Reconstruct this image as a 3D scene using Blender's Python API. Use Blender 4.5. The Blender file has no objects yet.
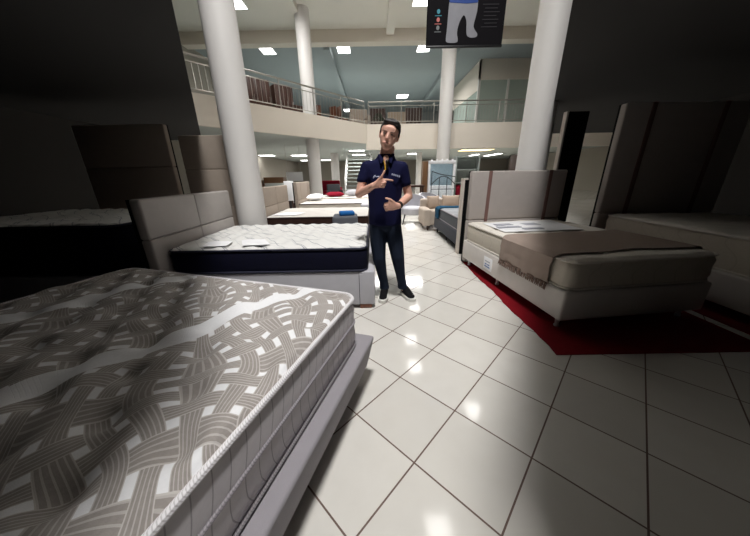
import bpy, bmesh, math, random
from mathutils import Vector, Matrix, Euler
random.seed(7)
S = bpy.context.scene
COL = S.collection
PI = math.pi

# ---------------------------------------------------------------- node helpers
class V:
    """a float socket with arithmetic"""
    def __init__(s, nt, sock): s.nt, s.s = nt, sock
    def _m(s, op, *o):
        n = s.nt.nodes.new('ShaderNodeMath'); n.operation = op
        for i, a in enumerate((s,) + o):
            if isinstance(a, V): s.nt.links.new(a.s, n.inputs[i])
            else: n.inputs[i].default_value = a
        return V(s.nt, n.outputs[0])
    def __add__(s, o): return s._m('ADD', o)
    __radd__ = __add__
    def __sub__(s, o): return s._m('SUBTRACT', o)
    def __rsub__(s, o): return (s * -1) + o
    def __mul__(s, o): return s._m('MULTIPLY', o)
    __rmul__ = __mul__
    def sin(s): return s._m('SINE')
    def fract(s): return s._m('FRACT')
    def floor(s): return s._m('FLOOR')
    def abs(s): return s._m('ABSOLUTE')
    def lt(s, o): return s._m('LESS_THAN', o)
    def gt(s, o): return s._m('GREATER_THAN', o)
    def max(s, o): return s._m('MAXIMUM', o)
    def min(s, o): return s._m('MINIMUM', o)
    def mod(s, o): return s._m('FLOORED_MODULO', o)

def new_mat(name):
    m = bpy.data.materials.new(name); m.use_nodes = True
    nt = m.node_tree
    return m, nt, nt.nodes['Principled BSDF']

def coords(nt):
    t = nt.nodes.new('ShaderNodeTexCoord'); x = nt.nodes.new('ShaderNodeSeparateXYZ')
    nt.links.new(t.outputs['Object'], x.inputs[0])
    return t, V(nt, x.outputs[0]), V(nt, x.outputs[1]), V(nt, x.outputs[2])

def noise(nt, scale, detail=3, vec=None):
    n = nt.nodes.new('ShaderNodeTexNoise'); n.inputs['Scale'].default_value = scale
    n.inputs['Detail'].default_value = detail
    if vec is None:
        t = nt.nodes.new('ShaderNodeTexCoord'); vec = t.outputs['Object']
    nt.links.new(vec, n.inputs['Vector'])
    return V(nt, n.outputs['Fac'])

def mixc(nt, fac, a, b):
    n = nt.nodes.new('ShaderNodeMix'); n.data_type = 'RGBA'
    if isinstance(fac, V): nt.links.new(fac.s, n.inputs[0])
    else: n.inputs[0].default_value = fac
    for i, c in ((6, a), (7, b)):
        if isinstance(c, (tuple, list)): n.inputs[i].default_value = (c[0], c[1], c[2], 1)
        else: nt.links.new(c, n.inputs[i])
    return n.outputs[2]

def bump(nt, b, h, dist=.002, strength=1.0):
    n = nt.nodes.new('ShaderNodeBump'); n.inputs['Distance'].default_value = dist
    n.inputs['Strength'].default_value = strength
    nt.links.new(h.s, n.inputs['Height']); nt.links.new(n.outputs[0], b.inputs['Normal'])

def mat(name, col, rough=.6, metal=0, var=.06, nscale=12, bump_d=0, bscale=300, coat=0, sheen=0):
    m, nt, b = new_mat(name)
    n = noise(nt, nscale)
    lo = tuple(max(0, c * (1 - var)) for c in col); hi = tuple(min(1, c * (1 + var)) for c in col)
    nt.links.new(mixc(nt, n, lo, hi), b.inputs['Base Color'])
    b.inputs['Roughness'].default_value = rough; b.inputs['Metallic'].default_value = metal
    b.inputs['Coat Weight'].default_value = coat
    b.inputs['Sheen Weight'].default_value = sheen
    if rough >= .78: b.inputs['Specular IOR Level'].default_value = .15
    if bump_d: bump(nt, b, noise(nt, bscale, 2), bump_d)
    return m

def emis(name, col, strength):
    m, nt, b = new_mat(name)
    b.inputs['Base Color'].default_value = (.8, .8, .8, 1)
    n = noise(nt, 3)
    nt.links.new(mixc(nt, n, col, tuple(c * .98 for c in col)), b.inputs['Emission Color'])
    b.inputs['Emission Strength'].default_value = strength
    return m

def srgb(r, g, b):
    f = lambda c: (c / 255 / 12.92) if c <= 10 else ((c / 255 + .055) / 1.055) ** 2.4
    return (f(r), f(g), f(b))

# ---------------------------------------------------------------- materials
def floor_material():
    m, nt, b = new_mat('porcelain floor tile')
    t, x, y, z = coords(nt)
    th = math.radians(-43.7); T = .40295
    dx, dy = x - .4367, y - 1.75
    u = (dx * math.cos(th) + dy * math.sin(th)) * (1 / T)
    v = (dx * -math.sin(th) + dy * math.cos(th)) * (1 / T)
    eu = ((u + .5).fract() - .5).abs(); ev = ((v + .5).fract() - .5).abs()
    g = eu.min(ev).lt(.0095)
    wn = nt.nodes.new('ShaderNodeTexWhiteNoise'); wn.noise_dimensions = '2D'
    cx = nt.nodes.new('ShaderNodeCombineXYZ')
    nt.links.new(u.floor().s, cx.inputs[0]); nt.links.new(v.floor().s, cx.inputs[1])
    nt.links.new(cx.outputs[0], wn.inputs['Vector'])
    base = mixc(nt, V(nt, wn.outputs['Value']), srgb(210, 207, 201), srgb(222, 219, 213))
    base2 = mixc(nt, noise(nt, 7, 5) * .5, base, srgb(198, 193, 185))
    col = mixc(nt, g, base2, srgb(96, 74, 64))
    nt.links.new(col, b.inputs['Base Color'])
    r = noise(nt, 5, 3) * .05 + .055 + g * .5
    nt.links.new(r.s, b.inputs['Roughness'])
    b.inputs['Specular IOR Level'].default_value = .6
    bump(nt, b, g * -1 + noise(nt, 4, 1) * .25, .0015, .5)
    return m

def woven_top_material():
    """interlaced curved grey bands on white knit, crossed by one wavy white ribbon"""
    m, nt, b = new_mat('interlaced band damask')
    t, x, y, z = coords(nt)
    xx = x + (y * 12.5 + .6).sin() * .052
    yy = y + (x * 12.5 + 1.1).sin() * .050
    P = .125
    u = (xx + yy) * (1 / (1.4142 * P * .78)); v = (xx - yy) * (1 / (1.4142 * P * .78))
    fu, fv = u.fract(), v.fract()
    hw = .335
    bu = (fu - .5).abs().lt(hw); bv = (fv - .5).abs().lt(hw)
    par = (u.floor() + v.floor()).mod(2.0).gt(.5)
    useu = bu * (1 - bv * par)
    usev = bv * (1 - useu)
    tt = fu * useu + fv * usev
    line = (((tt - .165) * (5 / .67)).fract() - .5).abs().gt(.36)
    edge = ((tt - .5).abs()).gt(.295)
    rib = (x - y * .45 - .20 + (y * 11.0 + .5).sin() * .035) * .91
    ribbon = rib.abs().lt(.055).max((rib + .86).abs().lt(.055))
    band = useu.max(usev) * (1 - ribbon)
    weave = noise(nt, 90, 2)
    cb = mixc(nt, weave, srgb(138, 131, 126), srgb(162, 155, 150))
    cb = mixc(nt, line * .55, cb, srgb(206, 201, 197))
    cb = mixc(nt, edge * .5, cb, srgb(214, 209, 205))
    cw = mixc(nt, weave, srgb(226, 226, 228), srgb(238, 238, 240))
    nt.links.new(mixc(nt, band, cw, cb), b.inputs['Base Color'])
    b.inputs['Roughness'].default_value = .75; b.inputs['Sheen Weight'].default_value = .15
    bump(nt, b, band * .8 - line * .25 + noise(nt, 500, 2) * .3, .003, .7)
    return m

def quilt_top_material(name, base, lines, amt=.7):
    m, nt, b = new_mat(name)
    t, x, y, z = coords(nt)
    a = x * .8 + y * .9 + (y * 7.0).sin() * .05 + (x * 3.0).sin() * .03
    f = (a * 3.0).fract()
    l1 = (f - .30).abs().lt(.018).max((f - .36).abs().lt(.014)).max((f - .80).abs().lt(.014))
    c = x * .35 - y * 1.1 + (x * 5.0).sin() * .07
    l2 = ((c * 2.6).fract() - .5).abs().lt(.022)
    dash = ((x * 13 + y * 7).sin() + .5).gt(0)
    l = l1.max(l2 * .8) * (dash * .7 + .3)
    w = noise(nt, 40, 3)
    cb = mixc(nt, w, tuple(v * .96 for v in base), base)
    nt.links.new(mixc(nt, l * amt, cb, lines), b.inputs['Base Color'])
    b.inputs['Roughness'].default_value = .8; b.inputs['Sheen Weight'].default_value = .1
    bump(nt, b, l * -1 + noise(nt, 400, 2) * .2, .003, .8)
    return m

def border_material(name, col, dark, freq=26, knit=.35):
    """mattress border with slightly curved vertical quilting"""
    m, nt, b = new_mat(name)
    t, x, y, z = coords(nt)
    k = (x + y) * freq + (z * 16).sin() * .35
    seam = (k.fract() - .5).abs().gt(.465)
    col2 = mixc(nt, noise(nt, 60, 3), tuple(c * .92 for c in col), tuple(min(1, c * 1.06) for c in col))
    nt.links.new(mixc(nt, seam * knit, col2, dark), b.inputs['Base Color'])
    b.inputs['Roughness'].default_value = .8; b.inputs['Specular IOR Level'].default_value = .15
    bump(nt, b, seam * -1 + noise(nt, 500, 2) * .25, .003, .8)
    return m

def braid_material(name, a, c2):
    m, nt, b = new_mat(name)
    t, x, y, z = coords(nt)
    k = ((x + y + z) * 110).fract().lt(.35)
    nt.links.new(mixc(nt, k, a, c2), b.inputs['Base Color'])
    b.inputs['Roughness'].default_value = .7
    return m

def wood(name, c1, c2, rough=.4):
    m, nt, b = new_mat(name)
    t = nt.nodes.new('ShaderNodeTexCoord'); mp = nt.nodes.new('ShaderNodeMapping')
    mp.inputs['Scale'].default_value = (18, 18, 1.6)
    nt.links.new(t.outputs['Object'], mp.inputs[0])
    n = noise(nt, 2.5, 5, mp.outputs[0])
    nt.links.new(mixc(nt, n, c1, c2), b.inputs['Base Color'])
    b.inputs['Roughness'].default_value = rough
    return m

def glassy(name, col, alpha=.35, rough=.05):
    m, nt, b = new_mat(name)
    n = noise(nt, 2)
    nt.links.new(mixc(nt, n, col, tuple(c * .95 for c in col)), b.inputs['Base Color'])
    b.inputs['Roughness'].default_value = rough; b.inputs['Alpha'].default_value = alpha
    return m

M = {}
M['floor'] = floor_material()
M['woven'] = woven_top_material()
M['white_quilt'] = quilt_top_material('white quilted knit', srgb(226, 225, 222), srgb(150, 152, 160), .85)
M['plain_quilt'] = quilt_top_material('plain white quilt', srgb(206, 202, 196), srgb(205, 200, 192), .4)
M['beige_quilt'] = quilt_top_material('light beige quilt', srgb(228, 222, 212), srgb(206, 198, 186), .4)
M['mauve_border'] = border_material('grey mauve quilted border', srgb(216, 211, 215), srgb(110, 104, 110), 17, .5)
M['navy_border'] = border_material('navy knit border', srgb(14, 15, 36), srgb(8, 8, 20), 9, .6)
M['brown_border'] = border_material('dark brown border', srgb(52, 34, 28), srgb(28, 18, 14), 7, .5)
M['beige_border'] = border_material('cream border', srgb(205, 197, 184), srgb(176, 166, 152), 5, .3)
M['grey_border'] = border_material('slate border', srgb(92, 95, 100), srgb(66, 68, 74), 6, .4)
M['braid'] = braid_material('white braided piping', srgb(226, 224, 226), srgb(196, 192, 194))
M['grey_braid'] = braid_material('grey braided piping', srgb(150, 145, 150), srgb(126, 121, 126))
M['navy_pipe'] = mat('navy piping', srgb(28, 30, 52), .7)
M['cream_pipe'] = mat('cream piping', srgb(214, 208, 198), .7)
M['brown_pipe'] = mat('brown piping', srgb(60, 42, 36), .7)
M['grey_suede'] = mat('grey suede upholstery', srgb(146, 142, 147), .85, bump_d=.0008, sheen=.2)
M['light_grey'] = mat('light grey leatherette', srgb(182, 181, 187), .6, bump_d=.0005)
M['grey_beige'] = mat('grey beige upholstery', srgb(176, 168, 163), .85, bump_d=.001)
M['tan'] = mat('tan upholstery', srgb(170, 157, 145), .85, bump_d=.001)
M['stone'] = mat('stone grey upholstery', srgb(178, 172, 168), .85, bump_d=.001)
M['offwhite_base'] = mat('off white leatherette', srgb(214, 208, 203), .55, bump_d=.0005)
M['slate'] = mat('slate grey fabric', srgb(96, 98, 104), .9, bump_d=.001)
M['charcoal'] = mat('charcoal fabric', srgb(74, 76, 82), .9, bump_d=.001)
M['teal'] = mat('teal blue knit', srgb(20, 66, 92), .9, bump_d=.002)
M['beige_sofa'] = mat('beige linen', srgb(176, 164, 152), .9, bump_d=.001)
M['cushion'] = mat('tan cushion', srgb(164, 146, 130), .9, bump_d=.001)
M['taupe'] = mat('taupe woven throw', srgb(158, 142, 132), .95, bump_d=.002, bscale=180)
M['fringe'] = mat('taupe yarn', srgb(124, 104, 94), .95)
M['strap'] = mat('brown strap', srgb(118, 88, 82), .7)
M['red_rug'] = mat('red carpet', srgb(120, 12, 24), .95, bump_d=.002, bscale=400, var=.15)
M['chrome'] = mat('brushed chrome', srgb(214, 214, 216), .4, metal=.7)
M['black'] = mat('black fabric', srgb(14, 14, 15), .8)
M['black_metal'] = mat('black metal', srgb(22, 22, 24), .45)
M['pale_edge'] = mat('pale timber edge', srgb(206, 196, 186), .6)
M['wood_dark'] = wood('dark brown wood', srgb(44, 24, 18), srgb(72, 42, 30))
M['wood_red'] = wood('reddish wood', srgb(92, 52, 36), srgb(128, 78, 54))
M['wood_mid'] = wood('mid brown wood', srgb(96, 68, 46), srgb(122, 90, 62))
M['paper'] = mat('white paper', srgb(240, 240, 242), .6, var=.02)
M['print'] = mat('grey printed ink', srgb(170, 172, 182), .6)
M['blue_ink'] = mat('blue ink', srgb(84, 120, 176), .6)
M['cream_wall'] = mat('cream painted plaster', srgb(226, 217, 204), .7, var=.02, nscale=2)
M['white_wall'] = mat('white painted plaster', srgb(226, 224, 218), .6, var=.02, nscale=2)
M['ceiling'] = mat('ceiling paint', srgb(238, 235, 226), .8, var=.02, nscale=2)
M['grey_ceiling'] = mat('grey ceiling paint', srgb(158, 166, 168), .8, var=.02, nscale=2)
M['lower_ceiling'] = mat('pale grey soffit', srgb(186, 192, 188), .8, var=.02, nscale=2)
M['shade_soffit'] = mat('dark grey shade soffit', srgb(56, 55, 54), .9, var=.03, nscale=2)  # for the added soffits, dark to hold down bounce in the side bays
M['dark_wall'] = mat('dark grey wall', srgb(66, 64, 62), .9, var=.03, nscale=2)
M['back_wall'] = mat('beige grey back wall', srgb(160, 154, 144), .8, var=.05, nscale=1)
M['blue_wall'] = mat('blue grey wall', srgb(158, 164, 164), .8, var=.03, nscale=1)
M['column'] = mat('white column paint', srgb(222, 219, 216), .55, var=.02, nscale=3)
M['steel'] = mat('satin steel rail', srgb(186, 182, 176), .3, metal=1)
M['lamp'] = emis('lit diffuser', (1, .98, .95), 9)
M['warm_lamp'] = emis('warm lit diffuser', (1, .72, .3), 3)
M['lamp_frame'] = mat('white lamp frame', srgb(225, 225, 222), .5)
M['green_glass'] = glassy('green tinted glazing', srgb(186, 198, 188), .9, .15)
M['window_glass'] = glassy('window pane', srgb(160, 185, 198), .18)
M['sky_panel'] = mat('pale blue grey backdrop', srgb(150, 172, 184), .8)
M['banner'] = mat('black printed vinyl', srgb(16, 14, 18), .8)
M['banner_grey'] = mat('grey print', srgb(140, 140, 146), .5, var=.15, nscale=9)
M['banner_blue'] = mat('blue print', srgb(24, 64, 140), .5)
M['dot_teal'] = mat('teal print', srgb(50, 140, 160), .5)
M['dot_red'] = mat('pink print', srgb(196, 110, 104), .5)
M['dot_grey'] = mat('pale print', srgb(120, 124, 126), .5)
M['blue_cloth'] = mat('bright blue cloth', srgb(34, 96, 160), .9)
M['red_cloth'] = mat('dark red cloth', srgb(128, 20, 40), .9)
M['grey_panel'] = mat('grey green panel', srgb(168, 176, 172), .6, var=.15, nscale=4)
M['skin'] = mat('skin', srgb(222, 172, 152), .5, var=.05, nscale=30)
M['lips'] = mat('lips', srgb(168, 104, 96), .5)
M['hair'] = mat('dark brown hair', srgb(30, 22, 20), .5, bump_d=.004, bscale=120)
M['eye'] = mat('eye', srgb(40, 30, 26), .3)
M['polo'] = mat('navy polo knit', srgb(17, 19, 54), .85, bump_d=.0012, bscale=90)
M['jeans'] = mat('dark denim', srgb(30, 38, 54), .85, var=.2, bump_d=.001)
M['shoe'] = mat('black canvas', srgb(16, 16, 18), .8)
M['sole'] = mat('white rubber', srgb(222, 220, 214), .6)
M['watch'] = mat('black watch rubber', srgb(20, 20, 22), .4)
M['yellow'] = mat('yellow plastic', srgb(206, 160, 50), .5)
M['logo'] = mat('pale embroidery', srgb(176, 180, 206), .7)

# ---------------------------------------------------------------- mesh helpers
def link(o, parent=None):
    COL.objects.link(o)
    if parent: o.parent = parent
    return o

def obj(name, bm, m, parent=None, smooth=True, loc=None, rot=None):
    me = bpy.data.meshes.new(name)
    bmesh.ops.recalc_face_normals(bm, faces=bm.faces)
    bm.to_mesh(me); bm.free()
    for p in me.polygons: p.use_smooth = smooth
    for mm in (m if isinstance(m, (list, tuple)) else [m]): me.materials.append(mm)
    if smooth:
        try: me.set_sharp_from_angle(angle=math.radians(40))
        except Exception: pass
    o = bpy.data.objects.new(name, me)
    if loc is not None: o.location = loc
    if rot is not None: o.rotation_euler = rot
    return link(o, parent)

def tag(o, label, cat, group=None):
    o['label'] = label; o['category'] = cat
    if group: o['group'] = group
    return o

def thing(name, label, cat, loc=(0, 0, 0), rz=0, group=None):
    o = bpy.data.objects.new(name, None); COL.objects.link(o)
    o.empty_display_size = .1
    o.location = loc; o.rotation_euler = (0, 0, rz)
    return tag(o, label, cat, group)

def struct(name, bm, m, smooth=False):
    o = obj(name, bm, m, None, smooth); o['kind'] = 'structure'; return o

def dup(root, loc, rz=None, label=None, group=None):
    r = root.copy(); COL.objects.link(r); r.location = loc
    if rz is not None: r.rotation_euler = (0, 0, rz)
    if label: r['label'] = label
    if group: r['group'] = group
    for ch in list(root.children):
        c = ch.copy(); COL.objects.link(c); c.parent = r
        for g in list(ch.children):
            d = g.copy(); COL.objects.link(d); d.parent = c
    return r

def add_box(bm, c, s, bevel=0, seg=2, rot=None):
    r = bmesh.ops.create_cube(bm, size=1)
    vs = r['verts']
    bmesh.ops.scale(bm, vec=s, verts=vs)
    if bevel:
        es = list({e for v in vs for e in v.link_edges})
        rb = bmesh.ops.bevel(bm, geom=es, offset=bevel, segments=seg, affect='EDGES', profile=.5)
        vs = list({v for f in rb['faces'] for v in f.verts} | {v for v in vs if v.is_valid})
    if rot is not None: bmesh.ops.rotate(bm, matrix=Euler(rot).to_matrix(), verts=vs, cent=(0, 0, 0))
    bmesh.ops.translate(bm, vec=c, verts=vs)
    return vs

def box(c, s, bevel=0, seg=2, rot=None):
    bm = bmesh.new(); add_box(bm, c, s, bevel, seg, rot); return bm

def box2(x0, x1, y0, y1, z0, z1, bevel=0, seg=2):
    return box(((x0 + x1) / 2, (y0 + y1) / 2, (z0 + z1) / 2), (x1 - x0, y1 - y0, z1 - z0), bevel, seg)

def prism(pts, z0, z1):
    bm = bmesh.new()
    a = [bm.verts.new((x, y, z0)) for x, y in pts]; b = [bm.verts.new((x, y, z1)) for x, y in pts]
    bm.faces.new(a[::-1]); bm.faces.new(b)
    n = len(pts)
    for i in range(n): bm.faces.new((a[i], a[(i + 1) % n], b[(i + 1) % n], b[i]))
    return bm

def add_lathe(bm, prof, c=(0, 0, 0), n=24):
    rings = []
    for r, z in prof:
        rings.append([bm.verts.new((c[0] + r * math.cos(2 * PI * k / n), c[1] + r * math.sin(2 * PI * k / n), c[2] + z)) for k in range(n)])
    for a, b in zip(rings, rings[1:]):
        for k in range(n): bm.faces.new((a[k], a[(k + 1) % n], b[(k + 1) % n], b[k]))
    bm.faces.new(rings[0][::-1]); bm.faces.new(rings[-1])

def lathe(prof, c=(0, 0, 0), n=24):
    bm = bmesh.new(); add_lathe(bm, prof, c, n); return bm

def add_tube(bm, pts, r, n=8, closed=False):
    pts = [Vector(p) for p in pts]; rings = []; N = len(pts)
    for i, p in enumerate(pts):
        a = pts[(i - 1) % N] if (closed or i > 0) else p
        b = pts[(i + 1) % N] if (closed or i < N - 1) else p
        t = (b - a).normalized()
        up = Vector((0, 0, 1)) if abs(t.z) < .95 else Vector((1, 0, 0))
        s = t.cross(up).normalized(); u = s.cross(t)
        rr = r[i] if isinstance(r, (list, tuple)) else r
        rings.append([bm.verts.new(p + (s * math.cos(2 * PI * k / n) + u * math.sin(2 * PI * k / n)) * rr) for k in range(n)])
    for i in range(N if closed else N - 1):
        a, b = rings[i], rings[(i + 1) % N]
        for k in range(n): bm.faces.new((a[k], a[(k + 1) % n], b[(k + 1) % n], b[k]))
    if not closed: bm.faces.new(rings[0][::-1]); bm.faces.new(rings[-1])

def tube(pts, r, n=8, closed=False):
    bm = bmesh.new(); add_tube(bm, pts, r, n, closed); return bm

def rrect(w, l, r, n=6):
    out = []
    for cx, cy, a0 in ((w / 2 - r, l / 2 - r, 0), (-w / 2 + r, l / 2 - r, 90), (-w / 2 + r, -l / 2 + r, 180), (w / 2 - r, -l / 2 + r, 270)):
        for k in range(n + 1):
            a = math.radians(a0 + 90 * k / n)
            out.append((cx + r * math.cos(a), cy + r * math.sin(a)))
    return out

def densify(p, step=.08):
    out = []
    for i in range(len(p)):
        a, b = p[i], p[(i + 1) % len(p)]
        d = math.hypot(b[0] - a[0], b[1] - a[1]); k = max(1, int(d / step))
        for j in range(k): out.append((a[0] + (b[0] - a[0]) * j / k, a[1] + (b[1] - a[1]) * j / k))
    return out

def pillow_bm(w, l, t, n=16, sag=.0):
    """a closed soft cushion lying flat, centre at the origin"""
    bm = bmesh.new(); g = {}
    for s in (1, -1):
        for i in range(n + 1):
            for j in range(n + 1):
                if s == -1 and (i in (0, n) or j in (0, n)): g[(s, i, j)] = g[(1, i, j)]; continue
                u = -1 + 2 * i / n; v = -1 + 2 * j / n
                k = ((1 - abs(u) ** 3) * (1 - abs(v) ** 3)) ** .55
                pin = 1 - .07 * (1 - abs(u) ** 2) * (abs(v) ** 4); pin2 = 1 - .07 * (1 - abs(v) ** 2) * (abs(u) ** 4)
                g[(s, i, j)] = bm.verts.new((u * w / 2 * pin2, v * l / 2 * pin, s * t / 2 * k))
    for s in (1, -1):
        for i in range(n):
            for j in range(n):
                q = [g[(s, i, j)], g[(s, i + 1, j)], g[(s, i + 1, j + 1)], g[(s, i, j + 1)]]
                bm.faces.new(q if s == 1 else q[::-1])
    return bm

def mattress(name, label, loc, rz, W, L, H, top_m, border_m, pipe_m, hfun, nx=60, ny=70, mid=False, edge=.05, mid_m=None, group=None, r=.09):
    """parts: quilted top panel, border, two runs of piping (and a seam round the middle)"""
    t = thing(name, label, 'mattress', loc, rz, group)
    ztop = H - .012
    # border
    bm = bmesh.new(); prof = [(-.02, 0), (-.002, .012), (.010, H * .25), (.004, H * .5), (.010, H * .75), (-.004, ztop - .02), (-.03, ztop - .016), (-.055, ztop - .07)]
    base = densify(rrect(W, L, r), .12); rings = []
    for d, z in prof:
        ring = []
        for (x, y) in base:
            k = math.hypot(x, y)
            sx = 1 + d / (W / 2); sy = 1 + d / (L / 2)
            ring.append(bm.verts.new((x * sx, y * sy, z)))
        rings.append(ring)
    n = len(base)
    for a, b in zip(rings, rings[1:]):
        for k in range(n): bm.faces.new((a[k], a[(k + 1) % n], b[(k + 1) % n], b[k]))
    bm.faces.new(rings[0][::-1]); bm.faces.new(rings[-1])
    obj('border', bm, border_m, t)
    # top panel
    bm = bmesh.new(); g = []
    for i in range(nx + 1):
        row = []
        for j in range(ny + 1):
            x = (-1 + 2 * i / nx) * W / 2; y = (-1 + 2 * j / ny) * L / 2
            dx = abs(x) - (W / 2 - r); dy = abs(y) - (L / 2 - r)
            if dx > 0 and dy > 0:
                k = max(dx, dy) / math.hypot(dx, dy)
                x = math.copysign(W / 2 - r + dx * k, x); y = math.copysign(L / 2 - r + dy * k, y)
                d = r - math.hypot(dx * k, dy * k)
            else: d = min(W / 2 - abs(x), L / 2 - abs(y))
            e = max(0, min(1, d / edge)); e = math.sqrt(max(0, 1 - (1 - e) ** 2))
            z = ztop - .012 + .024 * e + hfun(x, y) * e
            row.append(bm.verts.new((x * .997, y * .997, z)))
        g.append(row)
    for i in range(nx):
        for j in range(ny): bm.faces.new((g[i][j], g[i + 1][j], g[i + 1][j + 1], g[i][j + 1]))
    obj('quilted_top', bm, top_m, t)
    pr = densify(rrect(W + .006, L + .006, r), .1)
    obj('piping', tube([(x, y, ztop - .008) for x, y in pr], .011, 8, True), pipe_m, t)
    obj('piping', tube([(x, y, .014) for x, y in densify(rrect(W + .004, L + .004, r), .1)], .010, 8, True), mid_m or pipe_m, t)
    if mid: obj('seam', tube([(x, y, H * .5) for x, y in densify(rrect(W + .012, L + .012, r), .1)], .008, 8, True), mid_m or pipe_m, t)
    return t

def headboard(name, label, loc, rz, W, H, T, m, seams_h=(), seams_v=(), leg_m=None, straps=(), z0=.02, back=None):
    """stands on its lower edge; local x across, faces local -y"""
    t = thing(name, label, 'headboard', loc, rz)
    xs = [-W / 2] + list(seams_v) + [W / 2]; zs = [z0] + list(seams_h) + [H]
    for i in range(len(xs) - 1):
        for k in range(len(zs) - 1):
            w = xs[i + 1] - xs[i]; h = zs[k + 1] - zs[k]
            obj('padded_panel', box(((xs[i] + xs[i + 1]) / 2, -T * .1, (zs[k] + zs[k + 1]) / 2), (w - .002, T * .8, h - .002), min(.02, T * .25), 3), m, t)
    obj('back_board', box((0, T * .4, H / 2), (W - .01, T * .2, H - .01)), back or M['black'], t)
    for x, w in straps:
        obj('strap', box((x, -T * .5 - .004, (z0 + H) / 2 + .15), (w, .008, H - z0 - .3), .002), M['strap'], t)
    return t

def bed_base(name, label, loc, rz, W, L, z0, z1, m, leg_m, leg='peg', bevel=.02, seam=None, legs=None, flare=0):
    t = thing(name, label, 'bed base', loc, rz)
    bm = box((0, 0, (z0 + z1) / 2), (W, L, z1 - z0), bevel, 3)
    if flare:
        for v in bm.verts:
            k = (z1 - v.co.z) / (z1 - z0)
            v.co.x -= math.copysign(flare * k, v.co.x); v.co.y -= math.copysign(flare * k, v.co.y)
    obj('upholstered_body', bm, m, t)
    for (x, y) in (legs or [(sx * (W / 2 - .12), sy * (L / 2 - .12)) for sx in (1, -1) for sy in (1, -1)]):
        if leg == 'peg':
            obj('leg', lathe([(.018, 0), (.024, .012), (.016, .03), (.018, .045), (.024, z0 + .002)], (x, y, 0), 14), leg_m, t)
        elif leg == 'block':
            obj('leg', box((x, y, z0 / 2 + .001), (.12, .09, z0 + .002), .004), leg_m, t)
        else:
            obj('leg', lathe([(.016, 0), (.026, z0 + .002)], (x, y, 0), 12), leg_m, t)
    if seam is not None:
        for (c, s) in seam: obj('seam', box(c, s), M['charcoal'], t)
    return t

# ---------------------------------------------------------------- SETTING
struct('floor', box2(-9, 16, -2.6, 36, -.1, 0), M['floor'])
struct('ceiling', box2(-9, 16, -2.6, 15.4, 7.8, 8.0), M['ceiling'])
bm = box2(-9, 16, 15.4, 15.9, 7.3, 8.0)
struct('trim_1', bm, M['cream_wall'])                      # deep beam across the hall
for i, x in enumerate((-3.1, .9, 5.0)):
    struct('trim_%d' % (i + 2), box2(x - .18, x + .18, -2.6, 15.4, 7.55, 7.8), M['ceiling'])
struct('ceiling_upper', box2(-9, 16, 15.9, 36, 7.5, 7.7), M['grey_ceiling'])
for i, x in enumerate((-2.2, 4.6)):
    struct('trim_%d' % (i + 5), box2(x - .15, x + .15, 15.9, 34, 7.2, 7.5), M['grey_ceiling'])
# mezzanine: slab, cream fascias
MZ = [(-.38, 15.36), (-5.7, 9.3), (-9, 9.3), (-9, 34), (16, 34), (16, 15.6), (-.38, 15.6)]
struct('floor_mezzanine', prism(MZ, 2.95, 3.72), M['lower_ceiling'])
d = Vector((-.38 + 5.7, 15.36 - 9.3)).normalized(); nrm = Vector((d.y, -d.x))
a, b = Vector((-5.7, 9.3)), Vector((-.34, 15.40))
struct('trim_7', prism([tuple(a + nrm * .06), tuple(b + nrm * .06), tuple(b - nrm * .1), tuple(a - nrm * .1)], 2.90, 3.8), M['cream_wall'])
struct('trim_8', box2(-.36, 16, 15.36, 15.62, 2.60, 3.8), M['cream_wall'])
struct('wall_back', box2(-9, 16, 34, 34.3, 0, 2.95), M['back_wall'])
struct('wall_back_upper', box2(-9, 16, 31.5, 31.8, 3.7, 7.5), M['blue_wall'])
struct('wall_far_left', box2(-9.2, -9, -2.6, 34, 0, 8), M['back_wall'])
struct('wall_far_right', box2(16, 16.2, -2.6, 34, 0, 8), M['back_wall'])
# added low soffits, edges cut to block the lamps from the side bays
struct('shade_soffit_left', prism([(-.37, .62), (-.37, -2.6), (-9, -2.6), (-9, 9.2), (-5.36, 9.2)], 2.45, 2.75), M['shade_soffit'])
struct('shade_soffit_right', prism([(.38, .62), (.38, -2.6), (10, -2.6), (10, 9.2), (5.5, 9.2)], 2.45, 2.75), M['shade_soffit'])
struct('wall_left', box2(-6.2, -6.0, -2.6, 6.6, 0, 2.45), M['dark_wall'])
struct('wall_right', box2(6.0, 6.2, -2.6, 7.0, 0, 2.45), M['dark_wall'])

# columns
def column(x, y, r, z1, n=28, z0=0):
    o = obj('column', lathe([(r, z0), (r, z1)], (x, y, 0), n), M['column'])
    return o
for (x, y, r, z0, z1, lab) in (
    (-1.92, 4.22, .21, 0, 7.8, 'tall round white column beside the navy sided mattress'),
    (3.02, 5.42, .26, 0, 7.8, 'tall round white column behind the strapped headboard at right'),
    (3.68, 15.1, .33, 0, 7.8, 'round white column in front of the far balcony rail'),
    (-2.84, 13.75, .30, 0, 7.8, 'round cream column passing the angled balcony at left'),
    (-2.95, 22.0, .31, 0, 2.95, 'pale round column under the balcony near the staircase'),
    (3.62, 22.5, .22, 0, 2.95, 'pale round column far under the balcony behind the man')):
    o = column(x, y, r, z1, z0=z0); o['kind'] = 'structure'; o['label'] = lab

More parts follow.
